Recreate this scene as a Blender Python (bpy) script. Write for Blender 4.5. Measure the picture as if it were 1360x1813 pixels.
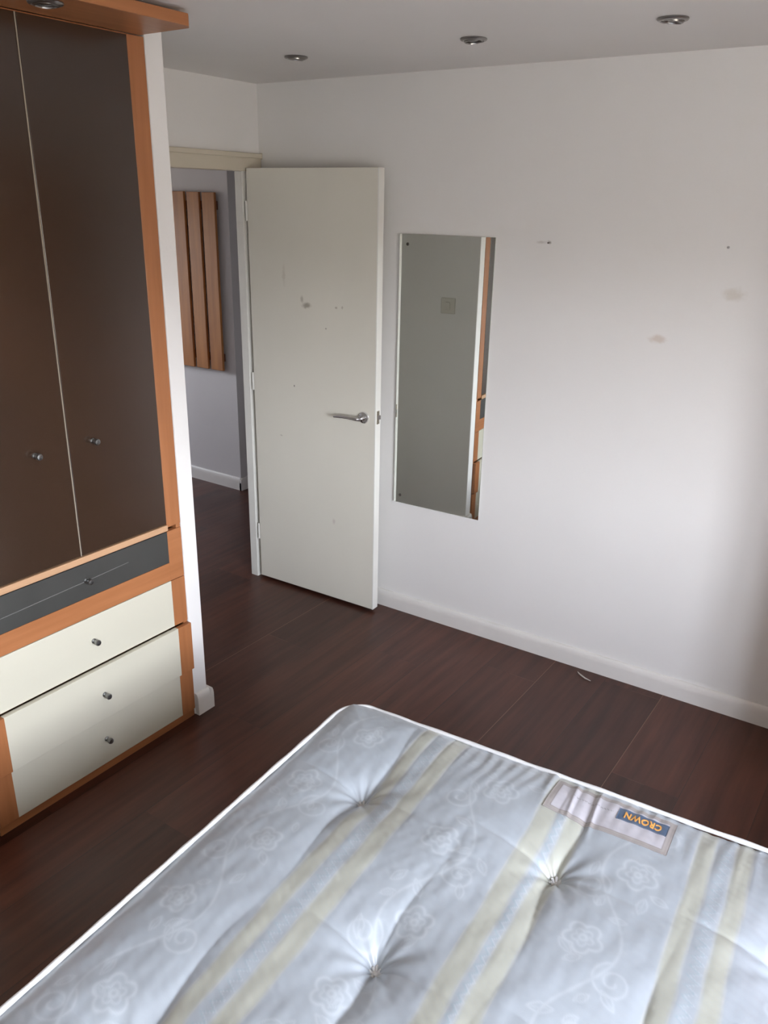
import bpy, bmesh, math, random
import numpy as np
from mathutils import Vector, Matrix
random.seed(7); rng = np.random.default_rng(7)
for o in list(bpy.data.objects): bpy.data.objects.remove(o)
sc = bpy.context.scene
COL = sc.collection

# ------------------------------------------------------------------ camera
CAM = (-2.97925, -2.76282, 1.86291); YAW, PITCH, ROLL, FPX = 0.97018, -0.36286, 0.01912, 1447.1
f = Vector((math.sin(YAW)*math.cos(PITCH), math.cos(YAW)*math.cos(PITCH), math.sin(PITCH)))
r = Vector((math.cos(YAW), -math.sin(YAW), 0)); u = r.cross(f)
rr = r*math.cos(ROLL)+u*math.sin(ROLL); uu = -r*math.sin(ROLL)+u*math.cos(ROLL)
cd = bpy.data.cameras.new('camera'); cam = bpy.data.objects.new('camera', cd); COL.objects.link(cam)
cam.matrix_world = Matrix(((rr.x, uu.x, -f.x, CAM[0]), (rr.y, uu.y, -f.y, CAM[1]), (rr.z, uu.z, -f.z, CAM[2]), (0, 0, 0, 1)))
cd.sensor_fit = 'HORIZONTAL'; cd.sensor_width = 36; cd.lens = FPX*36/1360; cd.clip_start = .05
sc.camera = cam

# ------------------------------------------------------------------ light
WIN = (-3.2, -1.65, .92, 1.97)      # window in the front wall: x0, x1, z0, z1
FRONT_Y = -4.05; LEFT_X = -3.5; H = 2.336; EPS = 0.0247
HALL_ADDED_WIN = (-.8, .0, 1.10, 2.08); HALL_Y = 4.0  # unseen opening added at the hall's far end to light it
w = bpy.data.worlds.new('sky'); sc.world = w; w.use_nodes = True
nt = w.node_tree; nt.nodes.clear()
wo = nt.nodes.new('ShaderNodeOutputWorld'); bg = nt.nodes.new('ShaderNodeBackground')
tc = nt.nodes.new('ShaderNodeTexCoord'); sx = nt.nodes.new('ShaderNodeSeparateXYZ'); cr = nt.nodes.new('ShaderNodeValToRGB')
nt.links.new(tc.outputs['Generated'], sx.inputs[0]); nt.links.new(sx.outputs['Z'], cr.inputs[0])
nt.links.new(cr.outputs[0], bg.inputs[0]); nt.links.new(bg.outputs[0], wo.inputs[0])
e = cr.color_ramp.elements
e[0].position = 0.0; e[0].color = (.27, .245, .21, 1)
e[1].position = .9; e[1].color = (.50, .56, .68, 1)
for p, c in ((.025, (.33, .30, .27, 1)), (.09, (1.32, 1.36, 1.45, 1)), (.19, (1.28, 1.34, 1.46, 1)), (.32, (.98, 1.04, 1.18, 1)), (.48, (.78, .84, .98, 1))):
    k = e.new(p); k.color = c
bg.inputs[1].default_value = 7.0
def portal(name, loc, rot, sxx, syy):
    l = bpy.data.lights.new(name, 'AREA'); l.shape = 'RECTANGLE'; l.size = sxx; l.size_y = syy
    l.cycles.is_portal = True
    o = bpy.data.objects.new(name, l); COL.objects.link(o); o.location = loc; o.rotation_euler = rot
portal('window_daylight', ((WIN[0]+WIN[1])/2, FRONT_Y-.32, (WIN[2]+WIN[3])/2), (math.pi/2, 0, 0), WIN[1]-WIN[0], WIN[3]-WIN[2])
portal('hall_fill_portal', ((HALL_ADDED_WIN[0]+HALL_ADDED_WIN[1])/2, HALL_Y+.12, (HALL_ADDED_WIN[2]+HALL_ADDED_WIN[3])/2), (-math.pi/2, 0, 0), HALL_ADDED_WIN[1]-HALL_ADDED_WIN[0], HALL_ADDED_WIN[3]-HALL_ADDED_WIN[2])  # portal for the added hall window
vs = sc.view_settings; vs.view_transform = 'Standard'; vs.look = 'None'; vs.gamma = 1; vs.use_curve_mapping = False
vs.exposure = 2.55
sc.display_settings.display_device = 'sRGB'

# ------------------------------------------------------------------ helpers
def mat(name, col, rough=.5, metal=0, spec=.5, coat=0, bump=0, bscale=60, var=0, vscale=(3, 3, 3), col2=None, detail=3, stains=()):
    m = bpy.data.materials.new(name); m.use_nodes = True; t = m.node_tree; b = t.nodes['Principled BSDF']
    b.inputs['Base Color'].default_value = (*col, 1); b.inputs['Roughness'].default_value = rough
    b.inputs['Metallic'].default_value = metal; b.inputs['Specular IOR Level'].default_value = spec
    b.inputs['Coat Weight'].default_value = coat; b.inputs['Coat Roughness'].default_value = .12
    c = t.nodes.new('ShaderNodeTexCoord'); out = None
    if var or col2:
        mp = t.nodes.new('ShaderNodeMapping'); mp.inputs['Scale'].default_value = vscale
        n = t.nodes.new('ShaderNodeTexNoise'); n.inputs['Scale'].default_value = 1; n.inputs['Detail'].default_value = detail
        rp = t.nodes.new('ShaderNodeValToRGB'); c2 = col2 or tuple(x*(1-var) for x in col)
        rp.color_ramp.elements[0].position = .32; rp.color_ramp.elements[1].position = .68
        rp.color_ramp.elements[0].color = (*col, 1); rp.color_ramp.elements[1].color = (*c2, 1)
        t.links.new(c.outputs['Object'], mp.inputs[0]); t.links.new(mp.outputs[0], n.inputs[0]); t.links.new(n.outputs[0], rp.inputs[0])
        out = rp.outputs[0]
    for (pos, rad, scol, amt) in stains:         # soft worn or dirty patch at a place of its own
        mp = t.nodes.new('ShaderNodeMapping'); mp.vector_type = 'POINT'
        mp.inputs['Scale'].default_value = tuple(1/a for a in rad); mp.inputs['Location'].default_value = tuple(-p/a for p, a in zip(pos, rad))
        nz = t.nodes.new('ShaderNodeTexNoise'); nz.inputs['Scale'].default_value = 45; nz.inputs['Detail'].default_value = 2
        t.links.new(c.outputs['Object'], nz.inputs[0])
        ln = t.nodes.new('ShaderNodeVectorMath'); ln.operation = 'LENGTH'
        t.links.new(c.outputs['Object'], mp.inputs[0]); t.links.new(mp.outputs[0], ln.inputs[0])
        ad = t.nodes.new('ShaderNodeMath'); ad.operation = 'ADD'; t.links.new(ln.outputs['Value'], ad.inputs[0]); t.links.new(nz.outputs[0], ad.inputs[1])
        mr = t.nodes.new('ShaderNodeMapRange'); mr.inputs['From Min'].default_value = .7; mr.inputs['From Max'].default_value = 1.5
        mr.inputs['To Min'].default_value = amt; mr.inputs['To Max'].default_value = 0; mr.interpolation_type = 'SMOOTHSTEP'
        t.links.new(ad.outputs[0], mr.inputs[0])
        mx = t.nodes.new('ShaderNodeMix'); mx.data_type = 'RGBA'; t.links.new(mr.outputs[0], mx.inputs[0])
        if out: t.links.new(out, mx.inputs[6])
        else: mx.inputs[6].default_value = (*col, 1)
        mx.inputs[7].default_value = (*scol, 1); out = mx.outputs[2]
    if out: t.links.new(out, b.inputs['Base Color'])
    if bump:
        n2 = t.nodes.new('ShaderNodeTexNoise'); n2.inputs['Scale'].default_value = bscale; n2.inputs['Detail'].default_value = 4
        t.links.new(c.outputs['Object'], n2.inputs[0])
        bp = t.nodes.new('ShaderNodeBump'); bp.inputs['Strength'].default_value = bump; bp.inputs['Distance'].default_value = .003
        t.links.new(n2.outputs[0], bp.inputs['Height']); t.links.new(bp.outputs[0], b.inputs['Normal'])
    return m

def bx(bm, p0, p1, bev=0, seg=2):
    b2 = bmesh.new(); bmesh.ops.create_cube(b2, size=1)
    for v in b2.verts:
        for i in range(3): v.co[i] = p0[i] if v.co[i] < 0 else p1[i]
    if bev: bmesh.ops.bevel(b2, geom=list(b2.edges), offset=bev, segments=seg, affect='EDGES', profile=.5)
    merge(bm, b2)
def merge(bm, b2, M=None):
    if M is not None: bmesh.ops.transform(b2, matrix=M, verts=b2.verts)
    me = bpy.data.meshes.new('t'); b2.to_mesh(me); bm.from_mesh(me); bpy.data.meshes.remove(me); b2.free()
def prism(bm, pts, a, b, axis):
    """closed outline pts (2-D) pushed from a to b along axis"""
    b2 = bmesh.new()
    def P(p, h):
        l = list(p); l.insert(axis, h); return l
    lo = [b2.verts.new(P(p, a)) for p in pts]; hi = [b2.verts.new(P(p, b)) for p in pts]
    b2.faces.new(lo); b2.faces.new(hi[::-1]); n = len(pts)
    for i in range(n): b2.faces.new((lo[i], hi[i], hi[(i+1) % n], lo[(i+1) % n]))
    bmesh.ops.recalc_face_normals(b2, faces=b2.faces); merge(bm, b2)
def lathe(bm, prof, seg=32, M=None):
    """prof = [(radius, height)] about z"""
    b2 = bmesh.new(); rings = []
    for (ra, h) in prof:
        if ra < 1e-6: rings.append([b2.verts.new((0, 0, h))])
        else: rings.append([b2.verts.new((ra*math.cos(2*math.pi*i/seg), ra*math.sin(2*math.pi*i/seg), h)) for i in range(seg)])
    for a, b in zip(rings, rings[1:]):
        for i in range(seg):
            j = (i+1) % seg
            if len(a) == 1 and len(b) == 1: continue
            if len(a) == 1: b2.faces.new((a[0], b[i], b[j]))
            elif len(b) == 1: b2.faces.new((a[i], b[0], a[j]))
            else: b2.faces.new((a[i], b[i], b[j], a[j]))
    bmesh.ops.recalc_face_normals(b2, faces=b2.faces); merge(bm, b2, M)
def tube(bm, pts, rad, seg=10, closed=False):
    b2 = bmesh.new(); n = len(pts); rings = []; rads = rad if hasattr(rad, '__len__') else [rad]*n
    for i, p in enumerate(pts):
        p = Vector(p)
        a = Vector(pts[(i-1) % n] if (closed or i > 0) else pts[0]); c = Vector(pts[(i+1) % n] if (closed or i < n-1) else pts[-1])
        t = (c-a).normalized(); up = Vector((0, 0, 1)) if abs(t.z) < .95 else Vector((1, 0, 0))
        s = t.cross(up).normalized(); q = s.cross(t)
        rings.append([b2.verts.new(p+rads[i]*(s*math.cos(2*math.pi*k/seg)+q*math.sin(2*math.pi*k/seg))) for k in range(seg)])
    for i in range(n if closed else n-1):
        a, b = rings[i], rings[(i+1) % n]
        for k in range(seg): b2.faces.new((a[k], a[(k+1) % seg], b[(k+1) % seg], b[k]))
    if not closed: b2.faces.new(rings[0][::-1]); b2.faces.new(rings[-1])
    bmesh.ops.recalc_face_normals(b2, faces=b2.faces); merge(bm, b2)
def obj(name, bm, m, parent=None, smooth=False):
    me = bpy.data.meshes.new(name); bm.to_mesh(me); bm.free()
    o = bpy.data.objects.new(name, me); COL.objects.link(o); me.materials.append(m)
    if smooth:
        for p in me.polygons: p.use_smooth = True
        try: me.set_sharp_from_angle(angle=math.radians(40))
        except Exception: pass
    if parent: o.parent = parent
    return o
def thing(name, label, cat, loc=(0, 0, 0), rotz=0, group=None, kind=None):
    o = bpy.data.objects.new(name, None); COL.objects.link(o); o.location = loc; o.rotation_euler = (0, 0, rotz); o.empty_display_size = .1
    return tag(o, label, cat, group, kind)
def tag(o, label=None, cat=None, group=None, kind=None):
    if label: o['label'] = label
    if cat: o['category'] = cat
    if group: o['group'] = group
    if kind: o['kind'] = kind
    return o
def struct(name, bm, m, label=None, cat=None, smooth=False):
    o = obj(name, bm, m, None, smooth); return tag(o, label, cat, None, 'structure')
def box_obj(name, p0, p1, m, parent=None, bev=0, seg=2):
    bm = bmesh.new(); bx(bm, p0, p1, bev, seg); return obj(name, bm, m, parent)
def copy_tree(o, parent=None):
    c = o.copy(); COL.objects.link(c); c.parent = parent
    for ch in list(o.children): copy_tree(ch, c)
    return c
RY = Matrix.Rotation(math.pi/2, 4, 'X')        # z -> -y : things that stick out of a front
TW = Vector((math.sin(EPS), -math.cos(EPS), 0)); NW = Vector((-math.cos(EPS), -math.sin(EPS), 0))
def onwall(t, z, off=0):                        # a spot on the right-hand wall, t metres from the far corner
    p = TW*t+NW*off; return (p.x, p.y, z)

# ------------------------------------------------------------------ materials
WALLC = (.80, .785, .765)
M_wall = mat('white_wall_paint', WALLC, .62, bump=.12, bscale=90, var=.03, vscale=(1.5, 1.5, 1.5))
wst = [(onwall(2.113, 1.588), (.08, .055, .03), (.60, .55, .47), .55), (onwall(1.878, 1.416), (.08, .04, .022), (.60, .50, .42), .6),
       (onwall(1.40, 1.73), (.05, .03, .008), (.42, .38, .34), .45), (onwall(1.43, 1.73), (.04, .012, .010), (.18, .15, .13), .8)]
M_wallr = mat('white_wall_paint_marked', WALLC, .62, bump=.12, bscale=90, var=.03, vscale=(1.5, 1.5, 1.5), stains=wst)
M_ceil = mat('ceiling_paint', (.85, .83, .81), .75, bump=.1, bscale=50, var=.05, vscale=(1.2, 1.2, 1.2))
M_hall = mat('hall_wall_paint', (.62, .60, .60), .65, bump=.1, bscale=80, var=.03)
M_gloss = mat('white_gloss_woodwork', (.82, .81, .76), .32, var=.05, vscale=(4, 4, 4))
M_skirt = mat('white_skirting_gloss', (.78, .755, .72), .35, var=.05, vscale=(5, 5, 5))
M_cream_frame = mat('aged_cream_gloss', (.64, .58, .47), .35, var=.05, vscale=(4, 4, 4))
M_orangeV = mat('cherry_laminate_upright', (.42, .170, .068), .38, col2=(.34, .130, .049), vscale=(38, 38, 2.2), detail=5)
M_orangeH = mat('cherry_laminate_level', (.42, .170, .068), .38, col2=(.34, .130, .049), vscale=(2.2, 38, 38), detail=5)
M_beigeEdge = mat('pale_wood_edge', (.55, .33, .19), .4, var=.15, vscale=(3, 50, 50))
M_cream = mat('cream_laminate', (.62, .595, .49), .28, var=.02, vscale=(2, 2, 2))
M_bronze = mat('bronze_smoked_glass', (.046, .026, .016), .22, spec=.95, var=.2, vscale=(1.2, 1.2, 1.2))
M_smoke = mat('grey_smoked_glass', (.060, .060, .056), .3, spec=.7, var=.2, vscale=(6, 6, 6))
M_edge = mat('glass_edge', (.35, .30, .24), .25, spec=.8)
M_dark = mat('dark_gap', (.02, .013, .01), .7)
M_chrome = mat('satin_chrome', (.38, .37, .36), .3, metal=1, var=.1)
M_chrome2 = mat('bright_chrome', (.75, .75, .77), .12, metal=1)
M_knob = mat('pewter_knob', (.30, .31, .31), .35, metal=1, var=.2, vscale=(80, 80, 80))
M_latch = mat('worn_brass_latch', (.42, .36, .28), .4, metal=.8, var=.4, vscale=(120, 120, 120))
M_mirror = mat('mirror_silvering', (.80, .83, .79), .015, metal=1)
M_screw = mat('dark_screw_head', (.10, .09, .08), .4, metal=.7)
M_black = mat('lamp_recess', (.03, .03, .03), .5)
M_lens = mat('halogen_lens', (.16, .155, .15), .25, spec=.6)
M_pine = mat('varnished_pine', (.44, .185, .052), .45, col2=(.31, .115, .033), vscale=(25, 25, 2), detail=5)
M_pineD = mat('dark_pine_batten', (.15, .055, .028), .5, var=.3, vscale=(20, 3, 20))
M_plastic = mat('white_switch_plastic', (.62, .60, .54), .3)
M_pip = mat('white_piping_tape', (.66, .66, .66), .45, bump=.3, bscale=400)
M_dwal = mat('dark_stained_wood', (.045, .026, .018), .45, var=.3, vscale=(3, 3, 30))
M_divan = mat('grey_divan_fabric', (.20, .20, .22), .85, bump=.3, bscale=500, var=.1)
M_frameW = mat('window_frame_white', (.8, .8, .8), .35)

def floor_mat():
    m = bpy.data.materials.new('dark_mahogany_boards'); m.use_nodes = True; t = m.node_tree; b = t.nodes['Principled BSDF']
    N = t.nodes.new; L = t.links.new
    c = N('ShaderNodeTexCoord'); s = N('ShaderNodeSeparateXYZ'); L(c.outputs['Object'], s.inputs[0])
    def M(op, a, b_=None, c_=None):
        n = N('ShaderNodeMath'); n.operation = op
        for i, x in enumerate((a, b_, c_)):
            if x is None: continue
            if isinstance(x, (int, float)): n.inputs[i].default_value = x
            else: L(x, n.inputs[i])
        return n.outputs[0]
    W = .2325
    row = M('DIVIDE', M('ADD', s.outputs['Y'], .470), W)
    ri = M('FLOOR', row); rf = M('SUBTRACT', row, ri)
    xs = M('DIVIDE', M('ADD', s.outputs['X'], M('MULTIPLY', ri, .73)), 1.28)
    xi = M('FLOOR', xs); xf = M('SUBTRACT', xs, xi)
    cb = N('ShaderNodeCombineXYZ'); L(ri, cb.inputs[0]); L(xi, cb.inputs[1])
    wn = N('ShaderNodeTexWhiteNoise'); L(cb.outputs[0], wn.inputs[0])
    mp = N('ShaderNodeMapping'); mp.inputs['Scale'].default_value = (1.6, 22, 1); L(c.outputs['Object'], mp.inputs[0])
    ad = N('ShaderNodeVectorMath'); ad.operation = 'ADD'; L(mp.outputs[0], ad.inputs[0])
    sc_ = N('ShaderNodeVectorMath'); sc_.operation = 'SCALE'; L(wn.outputs['Color'], sc_.inputs[0]); sc_.inputs['Scale'].default_value = 30; L(sc_.outputs[0], ad.inputs[1])
    g = N('ShaderNodeTexNoise'); g.inputs['Scale'].default_value = 1.4; g.inputs['Detail'].default_value = 6; L(ad.outputs[0], g.inputs[0])
    rp = N('ShaderNodeValToRGB'); L(g.outputs[0], rp.inputs[0])
    rp.color_ramp.elements[0].position = .3; rp.color_ramp.elements[0].color = (.040, .0115, .0065, 1)
    rp.color_ramp.elements[1].position = .72; rp.color_ramp.elements[1].color = (.088, .028, .0155, 1)
    hv = N('ShaderNodeHueSaturation'); L(rp.outputs[0], hv.inputs['Color']); L(M('ADD', M('MULTIPLY', wn.outputs['Value'], .55), .72), hv.inputs['Value'])
    # seams: a thin line at every board edge, on some boards worn to pale wood
    d = M('MINIMUM', rf, M('SUBTRACT', 1, rf)); seam = M('LESS_THAN', d, .0055)
    de = M('MINIMUM', xf, M('SUBTRACT', 1, xf)); endj = M('LESS_THAN', de, .0010)
    anyj = M('MAXIMUM', seam, M('MULTIPLY', endj, .35))
    pale = N('ShaderNodeTexNoise'); pale.inputs['Scale'].default_value = 1.7; pale.inputs['Detail'].default_value = 2; L(c.outputs['Object'], pale.inputs[0])
    near = M('ROUND', row)
    sel = M('GREATER_THAN', M('ADD', M('SUBTRACT', 1, M('MINIMUM', M('ABSOLUTE', M('MULTIPLY', near, M('MULTIPLY', M('ADD', near, 5), M('ADD', near, 7)))), 1)), M('MULTIPLY', pale.outputs[0], .5)), .72)
    mixs = N('ShaderNodeMix'); mixs.data_type = 'RGBA'; mixs.inputs[6].default_value = (.018, .008, .006, 1); mixs.inputs[7].default_value = (.21, .11, .065, 1); L(sel, mixs.inputs[0])
    mx = N('ShaderNodeMix'); mx.data_type = 'RGBA'; L(M('MULTIPLY', anyj, .8), mx.inputs[0]); L(hv.outputs[0], mx.inputs[6]); L(mixs.outputs[2], mx.inputs[7])
    L(mx.outputs[2], b.inputs['Base Color'])
    rn = N('ShaderNodeTexNoise'); rn.inputs['Scale'].default_value = 5; rn.inputs['Detail'].default_value = 5; L(c.outputs['Object'], rn.inputs[0])
    rr_ = N('ShaderNodeMapRange'); rr_.inputs['To Min'].default_value = .28; rr_.inputs['To Max'].default_value = .46; L(rn.outputs[0], rr_.inputs[0]); L(rr_.outputs[0], b.inputs['Roughness'])
    b.inputs['Specular IOR Level'].default_value = .5
    bp = N('ShaderNodeBump'); bp.inputs['Strength'].default_value = .25; bp.inputs['Distance'].default_value = .002
    L(M('SUBTRACT', g.outputs[0], M('MULTIPLY', anyj, 2)), bp.inputs['Height']); L(bp.outputs[0], b.inputs['Normal'])
    return m
M_floor = floor_mat()

# ------------------------------------------------------------------ room shell
HX0, HX1 = -1.5, 2.2
bm = bmesh.new(); bx(bm, (LEFT_X-.1, FRONT_Y-.3, -.1), (HX1+.1, HALL_Y+.1, 0)); struct('floor', bm, M_floor)
bm = bmesh.new(); bx(bm, (LEFT_X-.1, FRONT_Y-.3, H), (HX1+.1, HALL_Y+.1, H+.1)); struct('ceiling', bm, M_ceil)
# right wall: runs from the far corner towards the window wall, a little off square
bm = bmesh.new(); a = TW*(-.0); b_ = TW*4.06
prism(bm, [(a.x, a.y), (b_.x, b_.y), (b_.x+.12, b_.y), (.12, .0)], 0, H, 2); struct('wall_right', bm, M_wallr)
WT = .037           # thin partition round the doorway
DX0, DX1, DZ = -.86, -.12, 1.978
bm = bmesh.new()
bx(bm, (LEFT_X-.1, 0, 0), (DX0, WT, H)); bx(bm, (DX1+.035, 0, 0), (.12, WT, H)); bx(bm, (DX0, 0, DZ+.03), (DX1+.035, WT, H))
struct('wall_far', bm, M_wall)
bm = bmesh.new(); bx(bm, (LEFT_X-.1, FRONT_Y-.1, 0), (LEFT_X, 0, H)); struct('wall_left', bm, M_wall)
bm = bmesh.new(); x0, x1, z0, z1 = WIN; fy0, fy1 = FRONT_Y-.3, FRONT_Y
bx(bm, (LEFT_X, fy0, 0), (x0, fy1, H)); bx(bm, (x1, fy0, 0), (.25, fy1, H)); bx(bm, (x0, fy0, 0), (x1, fy1, z0)); bx(bm, (x0, fy0, z1), (x1, fy1, H))
struct('wall_front', bm, M_wall)
def window(name, W4, y, s):
    x0, x1, z0, z1 = W4; bm = bmesh.new(); ya, yb = sorted((y, y+s*.05)); xm = (x0+x1)/2
    for p in (((x0, ya, z0), (x0+.05, yb, z1)), ((x1-.05, ya, z0), (x1, yb, z1)), ((x0, ya, z0), (x1, yb, z0+.05)), ((x0, ya, z1-.05), (x1, yb, z1)), ((xm-.03, ya, z0), (xm+.03, yb, z1))): bx(bm, *p)
    o = struct(name, bm, M_frameW)
    g = bpy.data.materials.get('window_glass') or bpy.data.materials.new('window_glass')
    if not g.use_nodes:
        g.use_nodes = True; t = g.node_tree; t.nodes.clear()
        ou = t.nodes.new('ShaderNodeOutputMaterial'); mi = t.nodes.new('ShaderNodeMixShader'); tr = t.nodes.new('ShaderNodeBsdfTransparent'); gl = t.nodes.new('ShaderNodeBsdfGlossy')
        gl.inputs['Roughness'].default_value = .02; mi.inputs[0].default_value = .06; t.links.new(tr.outputs[0], mi.inputs[1]); t.links.new(gl.outputs[0], mi.inputs[2]); t.links.new(mi.outputs[0], ou.inputs[0])
    ym = (ya+yb)/2; b2 = bmesh.new(); bx(b2, (x0+.05, ym-.002, z0+.05), (xm-.03, ym+.002, z1-.05)); bx(b2, (xm+.03, ym-.002, z0+.05), (x1-.05, ym+.002, z1-.05))
    obj('window_pane', b2, g, o)
window('window_1', WIN, FRONT_Y-.20, -1)
# the partition that ends beside the wardrobe
NX0, NX1, NY = -1.182, -1.116, -.668
bm = bmesh.new(); bx(bm, (NX0, NY, 0), (NX1, 0, H), .004, 2); struct('wall_partition', bm, M_wall)
# hall beyond the doorway
bm = bmesh.new(); bx(bm, (.825, 1.03, 0), (HX1, HALL_Y, H)); struct('wall_hall_right', bm, M_hall)
bm = bmesh.new(); bx(bm, (HX0-.1, WT, 0), (HX0, HALL_Y, H)); struct('wall_hall_left', bm, M_hall)
bm = bmesh.new(); bx(bm, (HX1, WT, 0), (HX1+.1, 1.03, H)); struct('wall_hall_side', bm, M_hall)
bm = bmesh.new(); bx(bm, (.12, 0, 0), (HX1, WT, H)); struct('wall_hall_near', bm, M_hall)
bm = bmesh.new(); x0, x1, z0, z1 = HALL_ADDED_WIN
bx(bm, (HX0, HALL_Y, 0), (x0, HALL_Y+.1, H)); bx(bm, (x1, HALL_Y, 0), (.825, HALL_Y+.1, H)); bx(bm, (x0, HALL_Y, 0), (x1, HALL_Y+.1, z0)); bx(bm, (x0, HALL_Y, z1), (x1, HALL_Y+.1, H))
struct('wall_hall_far', bm, M_hall)
window('window_hall_added', HALL_ADDED_WIN, HALL_Y+.04, 1)  # unseen window, added to let sky light into the hall

# skirting boards (bullnose top)
def sk_prof(h=.078, d=.018):
    p = [(0, 0), (d, 0), (d, h*.62)]
    for i in range(1, 7):
        a = math.pi/2*i/6; p.append((d*(.35+.65*math.cos(a)), h*.62+h*.38*math.sin(a)))
    p.append((0, h)); return p
def skirt(bm, A, B, nrm, h=.078, d=.018, ext=0):
    A = Vector((*A, 0)); B = Vector((*B, 0)); n = Vector((*nrm, 0)).normalized(); t = (B-A).normalized()
    b2 = bmesh.new(); pr = sk_prof(h, d)
    lo = [b2.verts.new(A+n*p[0]+Vector((0, 0, p[1]))) for p in pr]; hi = [b2.verts.new(B+n*p[0]+Vector((0, 0, p[1]))) for p in pr]
    b2.faces.new(lo); b2.faces.new(hi[::-1]); k = len(pr)
    for i in range(k): b2.faces.new((lo[i], hi[i], hi[(i+1) % k], lo[(i+1) % k]))
    bmesh.ops.recalc_face_normals(b2, faces=b2.faces); merge(bm, b2)
bm = bmesh.new(); q = TW*2.70; skirt(bm, (0, 0), (q.x, q.y), (NW.x, NW.y), .082); struct('baseboard_right', bm, M_skirt)
bm = bmesh.new(); skirt(bm, (NX0+.004, NY), (NX1, NY), (0, -1), .092, .018); skirt(bm, (NX1, NY-.018), (NX1, 0), (1, 0), .092, .018)
struct('baseboard_partition', bm, M_skirt)
bm = bmesh.new(); skirt(bm, (NX1, 0), (DX0-.05, 0), (0, -1)); struct('baseboard_far', bm, M_skirt)
bm = bmesh.new(); skirt(bm, (LEFT_X, FRONT_Y), (LEFT_X, -.7), (1, 0)); struct('baseboard_left', bm, M_skirt)
bm = bmesh.new(); skirt(bm, (LEFT_X, FRONT_Y), (.08, FRONT_Y), (0, 1)); struct('baseboard_front', bm, M_skirt)
bm = bmesh.new(); skirt(bm, (.825, 1.012), (.825, HALL_Y), (-1, 0), .085, .016); skirt(bm, (.809, 1.03), (HX1, 1.03), (0, -1), .085, .016)
struct('baseboard_hall', bm, M_skirt)

# ------------------------------------------------------------------ doorway trim
bm = bmesh.new()
bx(bm, (DX0-.075, -.015, DZ+.0), (-.002, 0, DZ+.076), .003)                    # head architrave, runs to the corner
bx(bm, (DX0-.075, -.012, DZ+.056), (-.002, -.019, DZ+.076), .003)
bx(bm, (DX0-.065, -.015, 0), (DX0-.0, 0, DZ), .003)                             # left upright architrave
bx(bm, (-.075, -.015, 0), (-.012, 0, DZ), .003)                                 # right upright, behind the open door
bx(bm, (DX0, 0, DZ), (DX1+.03, WT+.004, DZ+.03))                                # head lining
struct('trim_1', bm, M_cream_frame, 'cream gloss architrave over the doorway')
bm = bmesh.new()
bx(bm, (DX1, -.004, 0), (DX1+.028, WT+.004, DZ), .002)                          # stop and lining on the hinge side
bx(bm, (DX1+.028, -.014, 0), (DX1+.045, WT+.004, DZ))
bx(bm, (DX0-.02, 0, 0), (DX0+.012, WT+.004, DZ), .002)
struct('trim_2', bm, M_gloss, 'white door jamb')

# ------------------------------------------------------------------ open door
TH = -.03728; DW = .6996; DB, DT = .0162, 1.9906
door_m = mat('cream_door_gloss', (.77, .745, .655), .34, var=.05, vscale=(2.2, 2.2, 1.3), stains=[
    ((0, -.326, 1.424), (.05, .035, .016), (.30, .26, .20), .8), ((0, -.30, 1.45), (.05, .012, .022), (.38, .34, .27), .6),
    ((0, -.487, 1.427), (.05, .010, .008), (.34, .29, .23), .7), ((0, -.52, 1.43), (.05, .008, .010), (.34, .29, .23), .6),
    ((0, -.431, 1.332), (.05, .006, .006), (.28, .24, .18), .8), ((0, -.246, 1.052), (.05, .005, .007), (.10, .08, .06), .9),
    ((0, -.47, .42), (.05, .012, .02), (.52, .44, .40), .5), ((0, -.16, .80), (.05, .012, .005), (.45, .40, .33), .6),
    ((0, -.53, .955), (.05, .07, .008), (.42, .38, .30), .45), ((0, -.20, 1.55), (.05, .014, .06), (.52, .47, .38), .4)])
door = thing('door_1', 'cream painted flush door standing open against the right wall', 'door', (-.11978, -.0308, 0), -TH, kind='structure')
# local: leaf runs along -y, thickness along +x
bm = bmesh.new(); bx(bm, (0, -DW, DB), (.04, 0, DT), .0015); obj('leaf', bm, door_m, door)
bm = bmesh.new(); bx(bm, (-.0006, -DW-.0010, DB), (.0405, -DW+.004, DT), .0004); obj('edge_lipping', bm, M_gloss, door)
bm = bmesh.new(); bx(bm, (.011, -DW-.0022, .935), (.030, -DW-.0005, .995), .0004); lp = obj('latch_plate', bm, M_latch, door); tag(lp, 'worn brass latch plate')
bm = bmesh.new(); prism(bm, [(.014, .0), (.027, .0), (.027, -.009)], .957, .975, 2); bmesh.ops.translate(bm, verts=bm.verts, vec=(0, -DW-.002, 0)); obj('latch_bolt', bm, M_chrome, lp)
for z in (.22, 1.0, 1.77):
    bm = bmesh.new(); lathe(bm, [(0, 0), (.006, 0), (.006, .085), (0, .085)], 14, Matrix.Translation((.004, .008, z))); bx(bm, (.004, -.0, z), (.034, .012, z+.085)); obj('hinge', bm, M_gloss, door)
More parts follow.
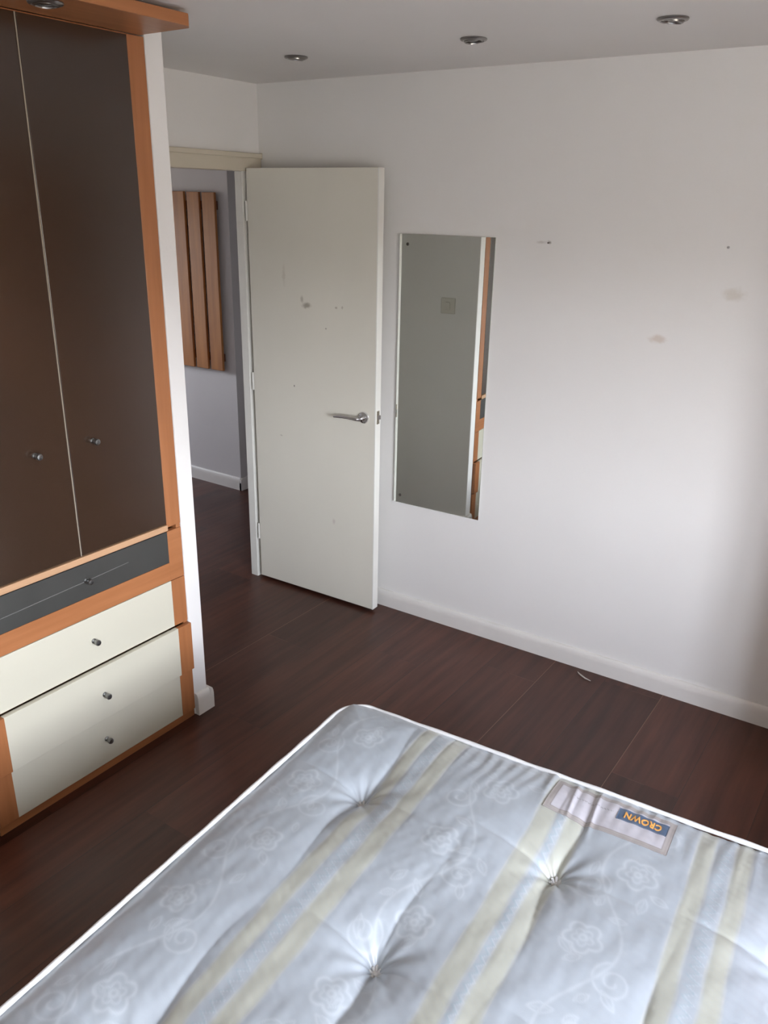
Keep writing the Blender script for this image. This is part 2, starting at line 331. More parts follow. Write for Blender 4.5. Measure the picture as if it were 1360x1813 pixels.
def handle(side):
    MX = Matrix.Translation((0 if side < 0 else .04, -.640, .960)) @ Matrix.Rotation(side*math.pi/2, 4, 'Y')
    bm = bmesh.new(); lathe(bm, [(0, 0), (.026, 0), (.0265, .003), (.024, .008), (.016, .0105), (.011, .011), (.0095, .014), (.0095, .040), (.0105, .043), (0, .043)], 36, MX)
    h = obj('handle', bm, M_chrome2, door, True); tag(h, 'round chrome rose with lever')
    s = side; x0 = 0 if side < 0 else .04
    bm = bmesh.new(); pts = [(x0+s*.038, -.640, .960), (x0+s*.047, -.634, .960), (x0+s*.050, -.615, .9603), (x0+s*.049, -.585, .9603), (x0+s*.046, -.555, .959), (x0+s*.045, -.525, .956), (x0+s*.046, -.505, .953)]
    tube(bm, pts, [.0085, .0088, .0075, .0065, .0068, .0065, .004], 12); obj('lever', bm, M_chrome2, h, True)
handle(-1); handle(1)

# ------------------------------------------------------------------ mirror on the right wall
e_m = EPS+.02358; TM = Vector((math.sin(e_m), -math.cos(e_m), 0)); NM = Vector((-math.cos(e_m), -math.sin(e_m), 0))
PM = NW*.00905+TW*1.0
mir = thing('wall_mirror', 'tall frameless rectangular mirror screwed to the right wall beside the open door', 'mirror')
base = PM+TM*(-.01)+Vector((0, 0, .557)); mir.location = base; mir.rotation_euler = (0, 0, e_m)
# local: -y = TM direction, -x = room side
def mloc(t, z, off=0): return (-off, -(t-.99), z-.557)
bm = bmesh.new(); A_ = mloc(1.208, .557, 0); B_ = mloc(.7716, 1.7403, -.004)
bx(bm, (A_[0], A_[1], A_[2]), (B_[0], B_[1], B_[2]), .0006, 1); obj('mirror_glass', bm, M_mirror, mir)
for (t_, z_) in ((.811, 1.700), (.805, .5945)):
    p = mloc(t_, z_); bm = bmesh.new(); lathe(bm, [(0, -.014), (.0035, -.014), (.0035, 0), (.0065, .0), (.0065, .0015), (.004, .003), (0, .003)], 16, Matrix.Translation((p[0], p[1], p[2])) @ Matrix.Rotation(-math.pi/2, 4, 'Y')); obj('screw', bm, M_screw, mir, True)

# marks and fixings left in the wall
bm = bmesh.new(); lathe(bm, [(0, -.004), (.0012, -.004), (.0012, .012), (.003, .012), (.003, .0135), (0, .0135)], 10, Matrix.Translation(onwall(1.430, 1.729)) @ Matrix.Rotation(-math.pi/2, 4, 'Y'))
tag(obj('wall_nail', bm, M_screw, None, True), 'small nail left in the white wall near the top right of the mirror', 'nail')
bm = bmesh.new(); lathe(bm, [(0, -.004), (.0045, -.004), (.0045, .001), (.003, .003), (0, .003)], 14, Matrix.Translation(onwall(2.070, 1.740)) @ Matrix.Rotation(-math.pi/2, 4, 'Y'))
tag(obj('wall_plug', bm, mat('grey_plastic_plug', (.34, .33, .32), .6), None, True), 'small grey wall plug high on the right wall, far from the mirror', 'wall plug')
# curl of paper on the floor by the skirting
bm = bmesh.new(); pts = [(-.045, 0, .002), (-.02, .006, .004), (.0, .006, .006), (.02, 0, .004), (.035, -.008, .002)]
tube(bm, pts, [.0015, .0028, .003, .0025, .001], 8); o = obj('paper_curl', bm, mat('pale_scrap', (.55, .52, .48), .6), None, True); o.location = (-.03, -1.776, .001); o.rotation_euler = (0, 0, 1.2)
tag(o, 'tiny pale curl of litter lying on the dark floor by the right skirting', 'litter')

# light switch on the partition, seen in the mirror
sw = thing('light_switch', 'square white light switch on the partition, seen only in the mirror', 'light switch', (NX1, -.492, 1.323))
box_obj('switch_plate', (0, -.043, -.043), (.009, .043, .043), M_plastic, sw, .003)
rk = box_obj('rocker', (.007, -.012, -.02), (.013, .012, .02), M_plastic, sw, .002)

# ------------------------------------------------------------------ wardrobe with drawers
WX1 = NX0-.003; WW = .800; WY = NY
def wardrobe():
    root = thing('wardrobe', 'fitted cherry wood wardrobe with bronze glass doors over cream drawers, beside the partition', 'wardrobe', (WX1-WW, WY, 0))
    S = .062; ZT = 2.292
    # carcass
    bm = bmesh.new()
    bx(bm, (0, .004, 0), (.018, .60, ZT)); bx(bm, (WW-.018, .004, 0), (WW, .60, ZT)); bx(bm, (.018, .004, ZT-.018), (WW-.018, .60, ZT)); bx(bm, (.018, .594, 0), (WW-.018, .60, ZT-.018))
    bx(bm, (.018, .022, .786), (WW-.018, .594, .800)); bx(bm, (.018, .012, 0), (WW-.018, .03, .03))
    obj('carcass', bm, M_orangeV, root)
    box_obj('plinth', (0, .002, 0), (WW, .014, .032), M_orangeH, root, .001)
    box_obj('bottom_rail', (S-.002, -.006, .786), (WW-S+.002, .012, .808), M_beigeEdge, root, .003)
    for x in (0, WW-S):
        box_obj('stile', (x+.0005, -.001, .797), (x+S-.0005, .018, ZT-.001), M_orangeV, root, .002)
    # doors
    xm = WW/2-.003; dw0, dw1 = S+.001, WW-S-.001
    for k, (a, b, kx, ky) in enumerate(((dw0, xm-.001, xm-.112, 1.165), (xm+.002, dw1, xm+.084, 1.166))):
        d = box_obj('door', (a, -.002, .812), (b, .014, ZT-.004), M_bronze, root, .001)
        bm = bmesh.new(); kn(bm, (kx, -.002, ky)); obj('knob', bm, M_knob, d, True)
        if k == 0: box_obj('edge_strip', (b-.0032, -.0042, .812), (b-.0002, -.0005, ZT-.004), M_edge, d)
    # smoked glass drawer in a wooden surround
    d = bmesh.new(); z0, z1 = .596, .782
    bx(d, (0.0005, 0, z0), (S, .018, z1), .001); bx(d, (WW-S, 0, z0), (WW-.0005, .018, z1), .001); bx(d, (S, 0, z0), (WW-S, .018, .664), .001)
    dr = obj('drawer', d, M_orangeH, root)
    g = box_obj('glass_front', (S, .0, .665), (WW-S, .014, .781), M_smoke, dr, .001); tag(g, 'dark smoked glass drawer front')
    bm = bmesh.new(); tube(bm, [(S+.02, .001, .712), (WW/2, .0005, .722), (WW-S-.17, .001, .728)], 0.0016, 6); obj('scratch_line', bm, mat('scuffed_glass', (.14, .135, .13), .5), g)
    bm = bmesh.new(); kn(bm, (WW/2+.002, 0, .726)); obj('knob', bm, M_knob, g, True)
    # three cream drawers
    for (z0, z1, out, kz, dx, tl) in ((.414, .594, 0, .507, .003, 0), (.214, .408, .017, .307, .008, .0), (.034, .211, .005, .128, .003, 0)):
        d = bmesh.new(); bx(d, (S-.001+dx*0, -out, z0), (WW-S+.001, .018-out, z1), .0012); dr = obj('drawer', d, M_cream, root)
        for x in (0, WW-S):
            box_obj('end_block', (x+.0005, -out-.0008, z0+.0005), (x+S-.0005, .018-out, z1-.0005), M_orangeV, dr, .0012)
        if out: box_obj('drawer_box', (.05, .018-out, z0+.02), (WW-.05, .50-out, z1-.03), M_beigeEdge, dr)
        bm = bmesh.new(); kn(bm, (WW/2+dx, -out, kz)); obj('knob', bm, M_knob, dr, True)
    return root
def kn(bm, p):
    lathe(bm, [(0, 0), (.0085, 0), (.0085, .003), (.0055, .006), (.0055, .014), (.0095, .018), (.0102, .024), (.0085, .0275), (.0035, .0285), (.003, .0275), (0, .0275)], 20, Matrix.Translation(p) @ RY)
wd = wardrobe()
w2 = copy_tree(wd); w2.location = (WX1-2*WW-.004, WY, 0); w2['label'] = 'second cherry wood wardrobe further left, only a sliver of its side at the frame edge'
for o in (wd, w2): o['group'] = 'fitted wardrobes in a row'

# lighting pelmet over the wardrobes
PX1 = -1.200; PY0 = -.895
pel = thing('pelmet', 'cherry wood lighting pelmet jutting out over the wardrobe tops under the ceiling', 'pelmet', (PX1, PY0, 2.293))
bm = bmesh.new(); L_ = -2.0
prism(bm, [(0, .022), (0, NY-PY0-.0), (L_, NY-PY0-.0), (L_, 0), (-.022, 0)], 0, .030, 2); bmesh.ops.bevel(bm, geom=[e_ for e_ in bm.edges], offset=.0015, segments=1, affect='EDGES')
obj('board', bm, M_orangeH, pel)

# ------------------------------------------------------------------ downlights
def downlight(name, label, x, y, z, group, tilt):
    root = thing(name, label, 'ceiling light', (x, y, z), 0, group)
    bm = bmesh.new(); lathe(bm, [(.031, -.0005), (.041, -.0005), (.042, -.003), (.040, -.006), (.033, -.0085), (.030, -.007), (.0295, -.001), (.031, -.0005)], 40); obj('trim_ring', bm, M_chrome, root, True)
    MT = Matrix.Translation((0, 0, -.004)) @ Matrix.Rotation(tilt, 4, 'X')
    bm = bmesh.new(); lathe(bm, [(.0235, .001), (.0292, .001), (.0288, -.005), (.0245, -.007), (.0235, -.004)], 36, MT); obj('gimbal', bm, M_chrome, root, True)
    bm = bmesh.new(); lathe(bm, [(0, .0028), (.0305, .0028)], 32, Matrix.Translation((0, 0, -.004))); obj('recess', bm, M_black, root)
    bm = bmesh.new(); lathe(bm, [(0, -.0045), (.010, -.0042), (.020, -.0015), (.0238, .0012)], 32, MT); obj('lamp_face', bm, M_lens, root, True)
    return root
G = 'chrome ceiling downlights in a row'
downlight('downlight', 'chrome recessed ceiling downlight nearest the far corner, above the door', -.479, -.637, H, G, .10)
downlight('downlight', 'chrome recessed ceiling downlight in the middle of the row, above the mirror', -.479, -1.350, H, G, -.12)
downlight('downlight', 'chrome recessed ceiling downlight at the right end of the row, largest in view', -.479, -1.957, H, G, .16)
downlight('pelmet_light', 'small downlight set into the underside of the wooden pelmet', -1.600, -.815, 2.293, None, .0)

# ------------------------------------------------------------------ slatted pine panel in the hall
rack = thing('slatted_panel', 'varnished pine slatted panel hung on the hall wall beyond the doorway', 'slatted wooden panel', (.824, 1.105, .813))
for k in range(5):
    y0 = k*.1335; bm = bmesh.new(); bx(bm, (-.042, y0, 0-.002*k), (-.024, y0+.107, 1.084+.002*k), .0025)
    obj('slat', bm, M_pine, rack)
for z in (.055, .985):
    box_obj('batten', (-.024, .012, z), (0, 4*.1335+.095, z+.05), M_pineD, rack, .002)
for k in (2, 3, 4):
    for z in (1.018,):
        bm = bmesh.new(); lathe(bm, [(0, 0), (.011, 0), (.009, .012), (.014, .030), (.012, .038), (0, .041)], 18, Matrix.Translation((-.042, k*.1335+.059+.03*(k == 2), z)) @ Matrix.Rotation(-math.pi/2, 4, 'Y'))
        if k > 2: obj('peg', bm, M_pineD, rack, True)
        else: bm.free()

# ------------------------------------------------------------------ mattress
MW, ML = 1.375, 1.90; ANG = .07169; C0 = Vector((-1.3468, -1.5398, 0)); ZT = .50
E1 = Vector((math.sin(ANG), -math.cos(ANG), 0)); E2 = Vector((-math.cos(ANG), -math.sin(ANG), 0))
TUFTS = [(.244, .325), (.739, .312), (1.215, .325), (.517, .71), (1.0, .71), (.244, 1.10), (.739, 1.10), (1.215, 1.10), (.517, 1.49), (1.0, 1.49)]
LAB = (.645, .935, .030, .156)
def smooth_noise(n, seed, amp):
    g = np.random.default_rng(seed); ks = g.normal(size=(n, 2)); ph = g.uniform(0, 6.28, n); return ks, ph
NZ = [(np.random.default_rng(s).normal(size=(14, 2)), np.random.default_rng(s+50).uniform(0, 6.28, 14)) for s in range(4)]
def noise(s, t, fr, k):
    K, P = NZ[k]; o = np.zeros_like(s)
    for (a, b), p in zip(K, P): o += np.sin(fr*(a*s+b*t)+p)
    return o/14**.5
def height(s, t, label=False):
    s = np.asarray(s, float); t = np.asarray(t, float)
    d = np.minimum(np.minimum(s, MW-s), np.minimum(t, ML-t)); d = np.maximum(d, 0)
    h = ZT-.004+.026*(1-np.exp(-d/.05))
    for i, (a, b) in enumerate(TUFTS):
        ds, dt = s-a, t-b; rr = np.sqrt(ds**2+dt**2)+1e-6
        h -= .022*np.exp(-rr/.024)+.026*np.exp(-(rr/.10)**1.2)
        phi = np.arctan2(ds, dt)
        # radiating gathers
        h -= .0035*np.exp(-rr/.07)*np.cos(9*phi+1.7*i)*np.clip(rr/.02, 0, 1)
        # folds along the stripes and across them
        h -= .0165*np.exp(-np.abs(ds+.01*np.sin(dt*14+i))/.028)*np.exp(-(np.abs(dt)/.22)**1.5)
        side = np.where(ds < 0, 1., .40)
        h -= .0085*side*np.exp(-np.abs(dt-.10*ds)/.009)*np.exp(-(np.abs(ds)/.16)**2)
    # soft swell between the tufts
    h += .0035*noise(s, t, 9, 0)+.0012*noise(s, t, 28, 1)
    # ripples along the head edge and slack patches
    m = np.exp(-(np.maximum(t-.02, 0)/.12)**2)
    h += .0010*m*np.sin(2*np.pi*(s+.10*t)/.034+2.2*noise(s, t, 14, 2))*np.clip((s-.37)/.08, 0, 1)
    m2 = np.exp(-((s-.50)/.12)**2-((t-.42)/.13)**2); h += .0009*m2*noise(s+.3*t, t*.4, 75, 3)+.0006*m2*noise(s, t, 110, 2)
    h += .0005*noise(s, t, 90, 3)
    # stripes are woven tighter: small ridges at their edges
    for e0 in (.262, .300, .343, .388, .640, .682, .708, .748, .990, 1.028, 1.070, 1.104):
        h -= .0012*np.exp(-((s-e0)/.005)**2)*np.exp(-t/.35)
    h += .0045*np.exp(-((s-.627-.06*t)/.010)**2)*np.exp(-(t/.14)**2)
    # two pinched folds through the label
    for c_, a_ in ((.700, .004), (.755, .005)):
        h += a_*np.exp(-((s-c_-.08*(t-.09))/.006)**2)*np.exp(-((t-.09)/.085)**4)
    return h
def P3(s, t, z): 
    return C0.x+E1.x*s+E2.x*t, C0.y+E1.y*s+E2.y*t, z
# --- surface grid with rounded corners
NS, NT_ = 440, 600
S_, T_ = np.meshgrid(np.linspace(0, MW, NS+1), np.linspace(0, ML, NT_+1), indexing='ij')
RC = .085
def round_c(S, T):
    S = S.copy(); T = T.copy()
    for cs, ss in ((RC, -1), (MW-RC, 1)):
        for ct, st in ((RC, -1), (ML-RC, 1)):
            ds, dt = (S-cs)*ss, (T-ct)*st; m = (ds > 0) & (dt > 0)
            n = np.sqrt(ds**2+dt**2); k = np.where(n > 0, np.maximum(ds, dt)/np.maximum(n, 1e-9), 1)
            S = np.where(m, cs+ss*ds*k, S); T = np.where(m, ct+st*dt*k, T)
    return S, T
S_, T_ = round_c(S_, T_)
# weave pattern, painted as the cloth's own colours
base_c = np.array([.375, .415, .455]); yel = np.array([.455, .455, .365]); lin = np.array([.50, .545, .58]); bluez = np.array([.30, .40, .45])
def band(x, a, b, w=.0025): return 1/(1+np.exp(-(x-a)/w*1.6))*1/(1+np.exp((x-b)/w*1.6))
def pattern(S, T):
    col = np.tile(base_c, S.shape+(1,)).astype(float)
    pat = np.zeros_like(S)
    def stroke(px, py, width, amp=1.0):
        pts = np.stack([px, py], 1); lo = pts.min(0)-.01; hi = pts.max(0)+.01
        m = (S > lo[0]) & (S < hi[0]) & (T > lo[1]) & (T < hi[1])
        if not m.any(): return
        q = np.stack([S[m], T[m]], 1); d = np.full(len(q), 9.)
        for a, b in zip(pts[:-1], pts[1:]):
            ab = b-a; L2 = (ab**2).sum()+1e-12; k = np.clip(((q-a)@ab)/L2, 0, 1); d = np.minimum(d, np.sqrt(((q-a-k[:, None]*ab)**2).sum(1)))
        pat[m] = np.maximum(pat[m], amp*np.exp(-(d/width)**2))
    g = np.random.default_rng(3)
    for sc0, hw in ((.125, .085), (.515, .085), (.870, .085), (1.24, .085)):
        t0 = g.uniform(-.2, 0)
        tt = np.linspace(0, ML, 260); vine = sc0+hw*.55*np.sin(2*np.pi*(tt-t0)/.44); stroke(vine, tt, .0035, .8)
        t = t0
        k = 0
        while t < ML:
            for ph, sg in ((.11, 1), (.33, -1)):
                tc_ = t+ph; cs = sc0-sg*hw*.30; R = g.uniform(.036, .046); rot = g.uniform(0, 6)
                a = np.linspace(0, 2*np.pi, 60)
                rad = R*(.70+.30*np.abs(np.cos(2.5*(a+rot)))); stroke(cs+rad*np.cos(a), tc_+rad*np.sin(a), .0036)
                rad = R*.55*(.60+.40*np.abs(np.cos(2.5*(a+rot)))); stroke(cs+rad*np.cos(a), tc_+rad*np.sin(a), .0030, .8)
                stroke(cs+.007*np.cos(a), tc_+.007*np.sin(a), .004)
                # scroll
                a = np.linspace(0, 3.4*np.pi, 50); rd = .006+.0034*a*1.0; s1 = sc0+sg*hw*.62; t1 = tc_+.07
                stroke(s1+sg*rd*np.cos(a), t1+rd*np.sin(a), .0030, .8)
                # leaves
                for j in range(5):
                    an = g.uniform(0, 6.28); ln = g.uniform(.03, .048); cx = sc0+hw*.9*g.uniform(-1, 1); cy = tc_+g.uniform(-.11, .11)
                    k_ = np.linspace(0, 1, 14); wv = np.sin(np.pi*k_)*ln*.22
                    for s2 in (-1, 1, 0):
                        stroke(cx+np.cos(an)*ln*k_-s2*np.sin(an)*wv, cy+np.sin(an)*ln*k_+s2*np.cos(an)*wv, .0024, .75 if s2 else .45)
            t += .44
    fade = np.ones_like(S)
    def mixin(c, m): 
        nonlocal col
        col = col*(1-m[..., None])+c*m[..., None]
    mixin(lin, np.clip(pat, 0, 1)*.66)
    tex = .5+.5*np.sin(T*2*np.pi/.011)*np.sin(S*2*np.pi/.013+T*60)
    wob = .0015*np.sin(T*21)+.001*np.sin(T*47)
    for (a, b) in ((.262, .298), (.343, .386), (.640, .682), (.708, .747), (.990, 1.026), (1.070, 1.104), (1.335, 1.372)):
        m = band(S+wob, a, b); mixin(yel*(.96), m*(.66+.16*tex))
        for ed in (a-.002, b+.002): mixin(np.array([.48, .48, .45]), .5*np.exp(-((S+wob-ed)/.0016)**2))
    for (a, b) in ((.298, .343), (.682, .708), (1.026, 1.070)):
        c_ = (a+b)/2; zz = c_+(b-a)*.24*(2*np.abs(((T/.024) % 1)-.5)*2-1)
        mixin(bluez, .55*np.exp(-((S-zz)/.0026)**2)); mixin(lin, .5*np.exp(-((S-zz-.005)/.002)**2))
    pat2 = pat
    return np.clip(col, 0, 1), pat2
colors, patt = pattern(S_, T_)
Z_ = height(S_, T_)
nv = (NS+1)*(NT_+1)
X, Y, Zw = P3(S_.ravel(), T_.ravel(), Z_.ravel())
idx = np.arange(nv).reshape(NS+1, NT_+1)
quads = np.stack([idx[:-1, :-1], idx[:-1, 1:], idx[1:, 1:], idx[1:, :-1]], -1).reshape(-1, 4)
# border below the top edge and the underside
ring = np.concatenate([idx[:, 0], idx[-1, 1:], idx[-2::-1, -1], idx[0, -2:0:-1]])
ringS, ringT = S_.ravel()[ring], T_.ravel()[ring]
ZB = .292; extraV = []; extraF = []; prev = ring; cnt = nv
for zz, off in ((ZT-.02, .003), (ZT-.07, .008), (ZT-.11, .009), (ZT-.15, .008), (ZB+.02, .003), (ZB, -.004)):
    cs, ct = MW/2, ML/2
    nx = ringS-np.clip(ringS, RC, MW-RC); ny = ringT-np.clip(ringT, RC, ML-RC); nn_ = np.sqrt(nx**2+ny**2)+1e-9
    x_, y_, z_ = P3(ringS+nx/nn_*off, ringT+ny/nn_*off, np.full(len(ring), zz)); extraV.append(np.stack([x_, y_, z_], 1))
    cur = np.arange(cnt, cnt+len(ring)); cnt += len(ring)
    extraF.append(np.stack([prev, cur, np.roll(cur, -1), np.roll(prev, -1)], 1)); prev = cur
verts = np.concatenate([np.stack([X, Y, Zw], 1)]+extraV); faces = np.concatenate([quads]+extraF)
orgM = np.array(P3(MW/2, ML/2, ZB)); verts = verts-orgM
me = bpy.data.meshes.new('mattress')
me.vertices.add(len(verts)); me.vertices.foreach_set('co', verts.ravel())
tot = len(faces)*4+len(ring); me.loops.add(tot); lv = np.concatenate([faces.ravel(), prev[::-1]]); me.loops.foreach_set('vertex_index', lv)
me.polygons.add(len(faces)+1); me.polygons.foreach_set('loop_start', np.concatenate([np.arange(len(faces))*4, [len(faces)*4]]))
me.polygons.foreach_set('loop_total', np.concatenate([np.full(len(faces), 4), [len(ring)]]))
me.update(calc_edges=True); me.validate()
at = me.color_attributes.new('weave', 'FLOAT_COLOR', 'POINT')
cc = np.ones((len(verts), 4)); cc[:nv, :3] = colors.reshape(-1, 3); cc[nv:, :3] = base_c; at.data.foreach_set('color', cc.ravel())
ap = me.attributes.new('damask', 'FLOAT', 'POINT'); pp = np.zeros(len(verts)); pp[:nv] = patt.ravel(); ap.data.foreach_set('value', pp)
for p in me.polygons: p.use_smooth = True
def cloth_mat(name, rough=.33, damask=True):
    m = bpy.data.materials.new(name); m.use_nodes = True; t = m.node_tree; b = t.nodes['Principled BSDF']
    a = t.nodes.new('ShaderNodeAttribute'); a.attribute_name = 'weave'; t.links.new(a.outputs['Color'], b.inputs['Base Color'])
    b.inputs['Specular IOR Level'].default_value = .9; b.inputs['Coat Weight'].default_value = .3; b.inputs['Coat Roughness'].default_value = .38; b.inputs['Sheen Weight'].default_value = .15; b.inputs['Sheen Roughness'].default_value = .4
    b.inputs['Roughness'].default_value = rough
    if damask:
        d = t.nodes.new('ShaderNodeAttribute'); d.attribute_name = 'damask'
        mr = t.nodes.new('ShaderNodeMapRange'); mr.inputs['To Min'].default_value = rough; mr.inputs['To Max'].default_value = rough+.16; t.links.new(d.outputs['Fac'], mr.inputs[0]); t.links.new(mr.outputs[0], b.inputs['Roughness'])
    c = t.nodes.new('ShaderNodeTexCoord'); n = t.nodes.new('ShaderNodeTexNoise'); n.inputs['Scale'].default_value = 420; t.links.new(c.outputs['Object'], n.inputs[0])
    bp = t.nodes.new('ShaderNodeBump'); bp.inputs['Strength'].default_value = .12; bp.inputs['Distance'].default_value = .001; t.links.new(n.outputs[0], bp.inputs['Height']); t.links.new(bp.outputs[0], b.inputs['Normal'])
    return m
M_cloth = cloth_mat('silver_damask_ticking')
me.materials.append(M_cloth)
matt = bpy.data.objects.new('mattress', me); COL.objects.link(matt); matt.location = tuple(orgM)
tag(matt, 'silvery white tufted double mattress with pale yellow stripes and a sewn maker label', 'mattress')
def mpart(name, bm, m, parent=matt, smooth=True, off=True):
    if off: bmesh.ops.translate(bm, verts=bm.verts, vec=tuple(-orgM))
    return obj(name, bm, m, parent, smooth)
# piping round top and bottom edges
def rim(z, rad, wav=0):
    pts = []; n_ = 0
    path = []
    def arc(cs, ct, a0):
        for i in range(13):
            a = a0+math.pi/2*i/12; path.append((cs+RC*math.cos(a), ct+RC*math.sin(a)))
    arc(MW-RC, ML-RC, 0); arc(RC, ML-RC, math.pi/2); arc(RC, RC, math.pi); arc(MW-RC, RC, 1.5*math.pi)
    out = []
    for a, b in zip(path, path[1:]+path[:1]):
        L = math.dist(a, b); k = max(1, int(L/.02))
        for i in range(k): out.append((a[0]+(b[0]-a[0])*i/k, a[1]+(b[1]-a[1])*i/k))
    bm = bmesh.new(); g = random.Random(5); ph = [g.uniform(0, 6) for _ in range(4)]
    P = []; Rr = []
    for i, (s, t) in enumerate(out):
        w_ = wav*(math.sin(i*.31+ph[0])+.6*math.sin(i*.83+ph[1])); P.append(P3(s+w_*.4, t+w_*.4, z+w_)); Rr.append(rad*(1+.10*math.sin(i*1.1+ph[2])))
    tube(bm, P, Rr, 10, True); return bm
mpart('piping', rim(ZT-.001, .0060, .0010), M_pip); mpart('piping', rim(ZB+.004, .0055, .0002), M_pip)
# tufts
for i, (a, b) in enumerate(TUFTS):
    z = float(height(a, b))+.004; bm = bmesh.new(); g = random.Random(i)
    for k in range(7):
        an = k*.9+g.uniform(-.2, .2); r0 = .0055; pts = []
        for j in range(7):
            q_ = j/6; pts.append(P3(a+math.cos(an)*(r0+.0075*math.sin(math.pi*q_)), b+math.sin(an)*(r0+.0075*math.sin(math.pi*q_))+.002*(q_-.5), z+.001+.009*math.sin(math.pi*q_*.9)))
        tube(bm, pts, .0032, 7)
    lathe(bm, [(0, 0), (.011, 0), (.012, .003), (.008, .0065), (0, .0055)], 16, Matrix.Translation(P3(a, b, z)))
    mpart('tuft_button', bm, M_pip)
# sewn label
def sheet(s0, s1, t0, t1, n, m_, dz, colf, name, parent, mat_, rc=0):
    Sg, Tg = np.meshgrid(np.linspace(s0, s1, n+1), np.linspace(t0, t1, m_+1), indexing='ij'); Zg = height(Sg, Tg)+dz
    x, y, z = P3(Sg.ravel(), Tg.ravel(), Zg.ravel()); V = np.stack([x, y, z], 1)-orgM; N_ = len(V)
    V2 = V.copy(); V2[:, 2] -= .0012; id_ = np.arange(N_).reshape(n+1, m_+1)
    q = np.stack([id_[:-1, :-1], id_[:-1, 1:], id_[1:, 1:], id_[1:, :-1]], -1).reshape(-1, 4)
    rg = np.concatenate([id_[:, 0], id_[-1, 1:], id_[-2::-1, -1], id_[0, -2:0:-1]]); side = np.stack([rg, rg+N_, np.roll(rg, -1)+N_, np.roll(rg, -1)], 1)
    me = bpy.data.meshes.new(name); me.from_pydata(np.concatenate([V, V2]).tolist(), [], np.concatenate([q, q[:, ::-1]+N_, side]).tolist())
    at = me.color_attributes.new('weave', 'FLOAT_COLOR', 'POINT'); cc = np.ones((2*N_, 4)); c_ = colf(Sg, Tg).reshape(-1, 3); cc[:N_, :3] = c_; cc[N_:, :3] = c_; at.data.foreach_set('color', cc.ravel())
    me.materials.append(mat_)
    for p in me.polygons: p.use_smooth = True
    o = bpy.data.objects.new(name, me); COL.objects.link(o); o.parent = parent; return o
def labcol(S, T):
    s0, s1, t0, t1 = LAB; d = np.minimum(np.minimum(S-s0, s1-S), np.minimum(T-t0, t1-T))
    c = np.tile(np.array([.47, .46, .50]), S.shape+(1,)).astype(float)
    sw_ = .5+.5*noise(S, T, 160, 2); c += .03*sw_[..., None]
    b = (d < .014)[..., None]; c = np.where(b, np.array([.36, .33, .32]), c)
    l = np.exp(-((d-.014)/.0011)**2)[..., None]; c = c*(1-l*.7)+np.array([.20, .18, .18])*l*.7
    l = np.exp(-((d-.006)/.0012)**2)[..., None]; c = c*(1-l*.3)+np.array([.24, .21, .20])*l*.3
    # faint line of illegible small print
    m = (S > .695) & (S < .795) & (np.abs(T-.078-.0015*np.sin(S*900)) < .0016) & (np.sin(S*1500)+np.sin(S*830) > -.4); c = np.where(m[..., None], c*.55, c)
    return c
M_lab = cloth_mat('woven_label_cloth', .5, False)
lab = sheet(*LAB, 190, 90, .0022, labcol, 'label', matt, M_lab); tag(lab, 'lilac grey sewn maker label with darker border')
def flatcol(c): return lambda S, T: np.tile(np.array(c), S.shape+(1,)).astype(float)
tg = sheet(.805, .921, .054, .0975, 40, 16, .0036, flatcol((.050, .10, .19)), 'brand_tag', lab, M_lab); tag(tg, 'small dark blue tag with orange letters')
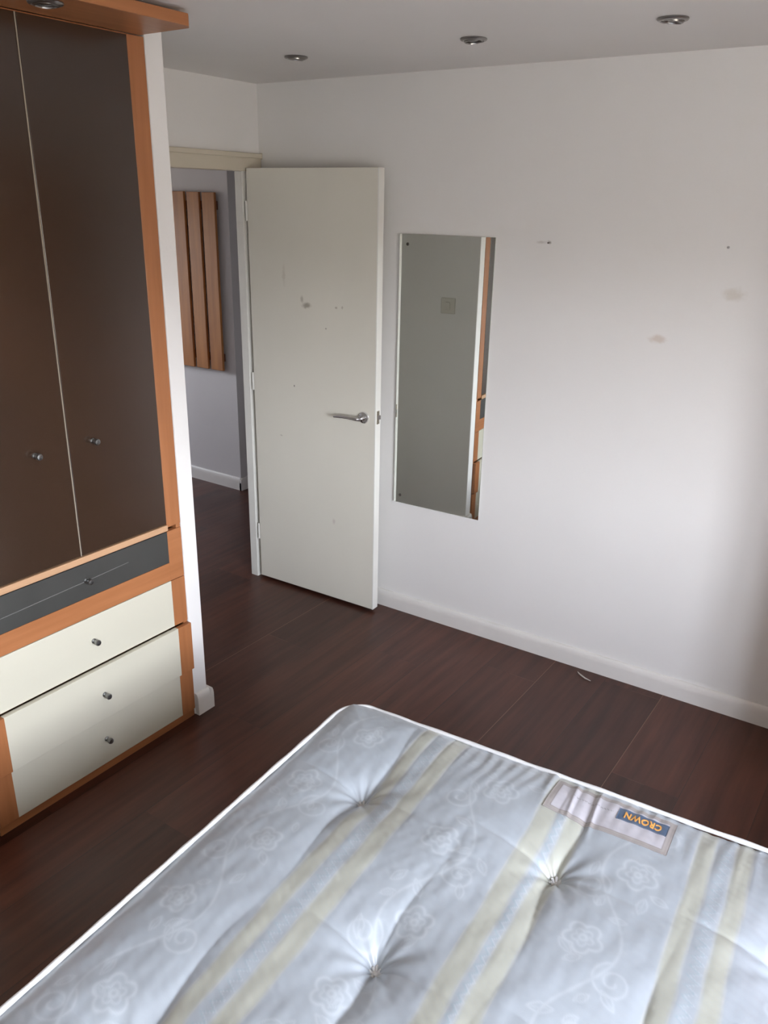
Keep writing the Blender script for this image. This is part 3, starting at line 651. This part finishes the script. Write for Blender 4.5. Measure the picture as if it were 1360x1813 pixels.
def lettering(text, size, s_c, t_c, extr, dz, m, name, xs=1.0, grow=0):
    cu = bpy.data.curves.new(name, 'FONT'); cu.body = text; cu.size = size; cu.align_x = 'CENTER'; cu.align_y = 'CENTER'; cu.extrude = extr; cu.offset = grow; cu.space_character = 1.08
    to = bpy.data.objects.new('tmp', cu); COL.objects.link(to); dg = bpy.context.evaluated_depsgraph_get(); me = bpy.data.meshes.new_from_object(to.evaluated_get(dg)); bpy.data.objects.remove(to)
    co = np.zeros(len(me.vertices)*3); me.vertices.foreach_get('co', co); co = co.reshape(-1, 3)
    s = s_c-co[:, 0]*xs; t = t_c+co[:, 1]; x, y, z = P3(s, t, height(s, t)+dz+co[:, 2]); me.vertices.foreach_set('co', (np.stack([x, y, z], 1)-orgM).ravel()); me.update()
    me.materials.clear(); me.materials.append(m); me.name = name
    o = bpy.data.objects.new(name, me); COL.objects.link(o); o.parent = tg_parent; return o
tg_parent = lab
lettering('CROWN', .0320, .863, .0755, .0004, .0044, mat('orange_letter_thread', (.80, .40, .10), .5), 'lettering', .66, .0010)
# ------------------------------------------------------------------ tall cupboard in the corner by the window end: shades the wall, glows faintly in the wardrobe glass
cab = thing('tall_cupboard', 'tall orange-brown wooden cupboard, seen only as a glow in the left bronze glass door', 'cupboard', (-.46, -3.56, 0))
bm = bmesh.new(); bx(bm, (0, 0, .02), (.50, .84, .90), .003); bx(bm, (0, 0, .90), (.50, .84, 2.02), .003); bx(bm, (-.012, -.01, 2.02), (.50, .852, 2.045), .004); obj('body', bm, M_orangeV, cab)
for z0, z1, m_ in ((.06, .885, M_dwal), (.915, 2.0, M_orangeV)):
    for y0 in (.01, .424):
        d_ = box_obj('door', (-.018, y0, z0), (-.0005, y0+.406, z1), m_, cab, .002); bm = bmesh.new(); lathe(bm, [(0, 0), (.006, 0), (.006, .012), (.011, .018), (.008, .024), (0, .025)], 16, Matrix.Translation((-.018, y0+(.37 if y0 < .2 else .036), (z0+z1)/2)) @ Matrix.Rotation(-math.pi/2, 4, 'Y')); obj('knob', bm, M_knob, d_, True)
# ------------------------------------------------------------------ divan base under the mattress
bd = thing('bed_base', 'low grey divan base carrying the tufted mattress, hidden beneath it', 'bed base', P3(MW/2, ML/2, 0), ANG)
bm = bmesh.new(); bx(bm, (-ML/2+.02, -MW/2+.02, .05), (ML/2-.02, MW/2-.02, .284), .012); obj('divan_box', bm, M_divan, bd)
for sx_ in (-1, 1):
    for sy_ in (-1, 1):
        bm = bmesh.new(); lathe(bm, [(0, 0), (.022, 0), (.025, .01), (.025, .04), (.018, .052), (0, .052)], 18, Matrix.Translation((sx_*(ML/2-.12), sy_*(MW/2-.12), 0))); obj('foot', bm, M_black, bd, True)
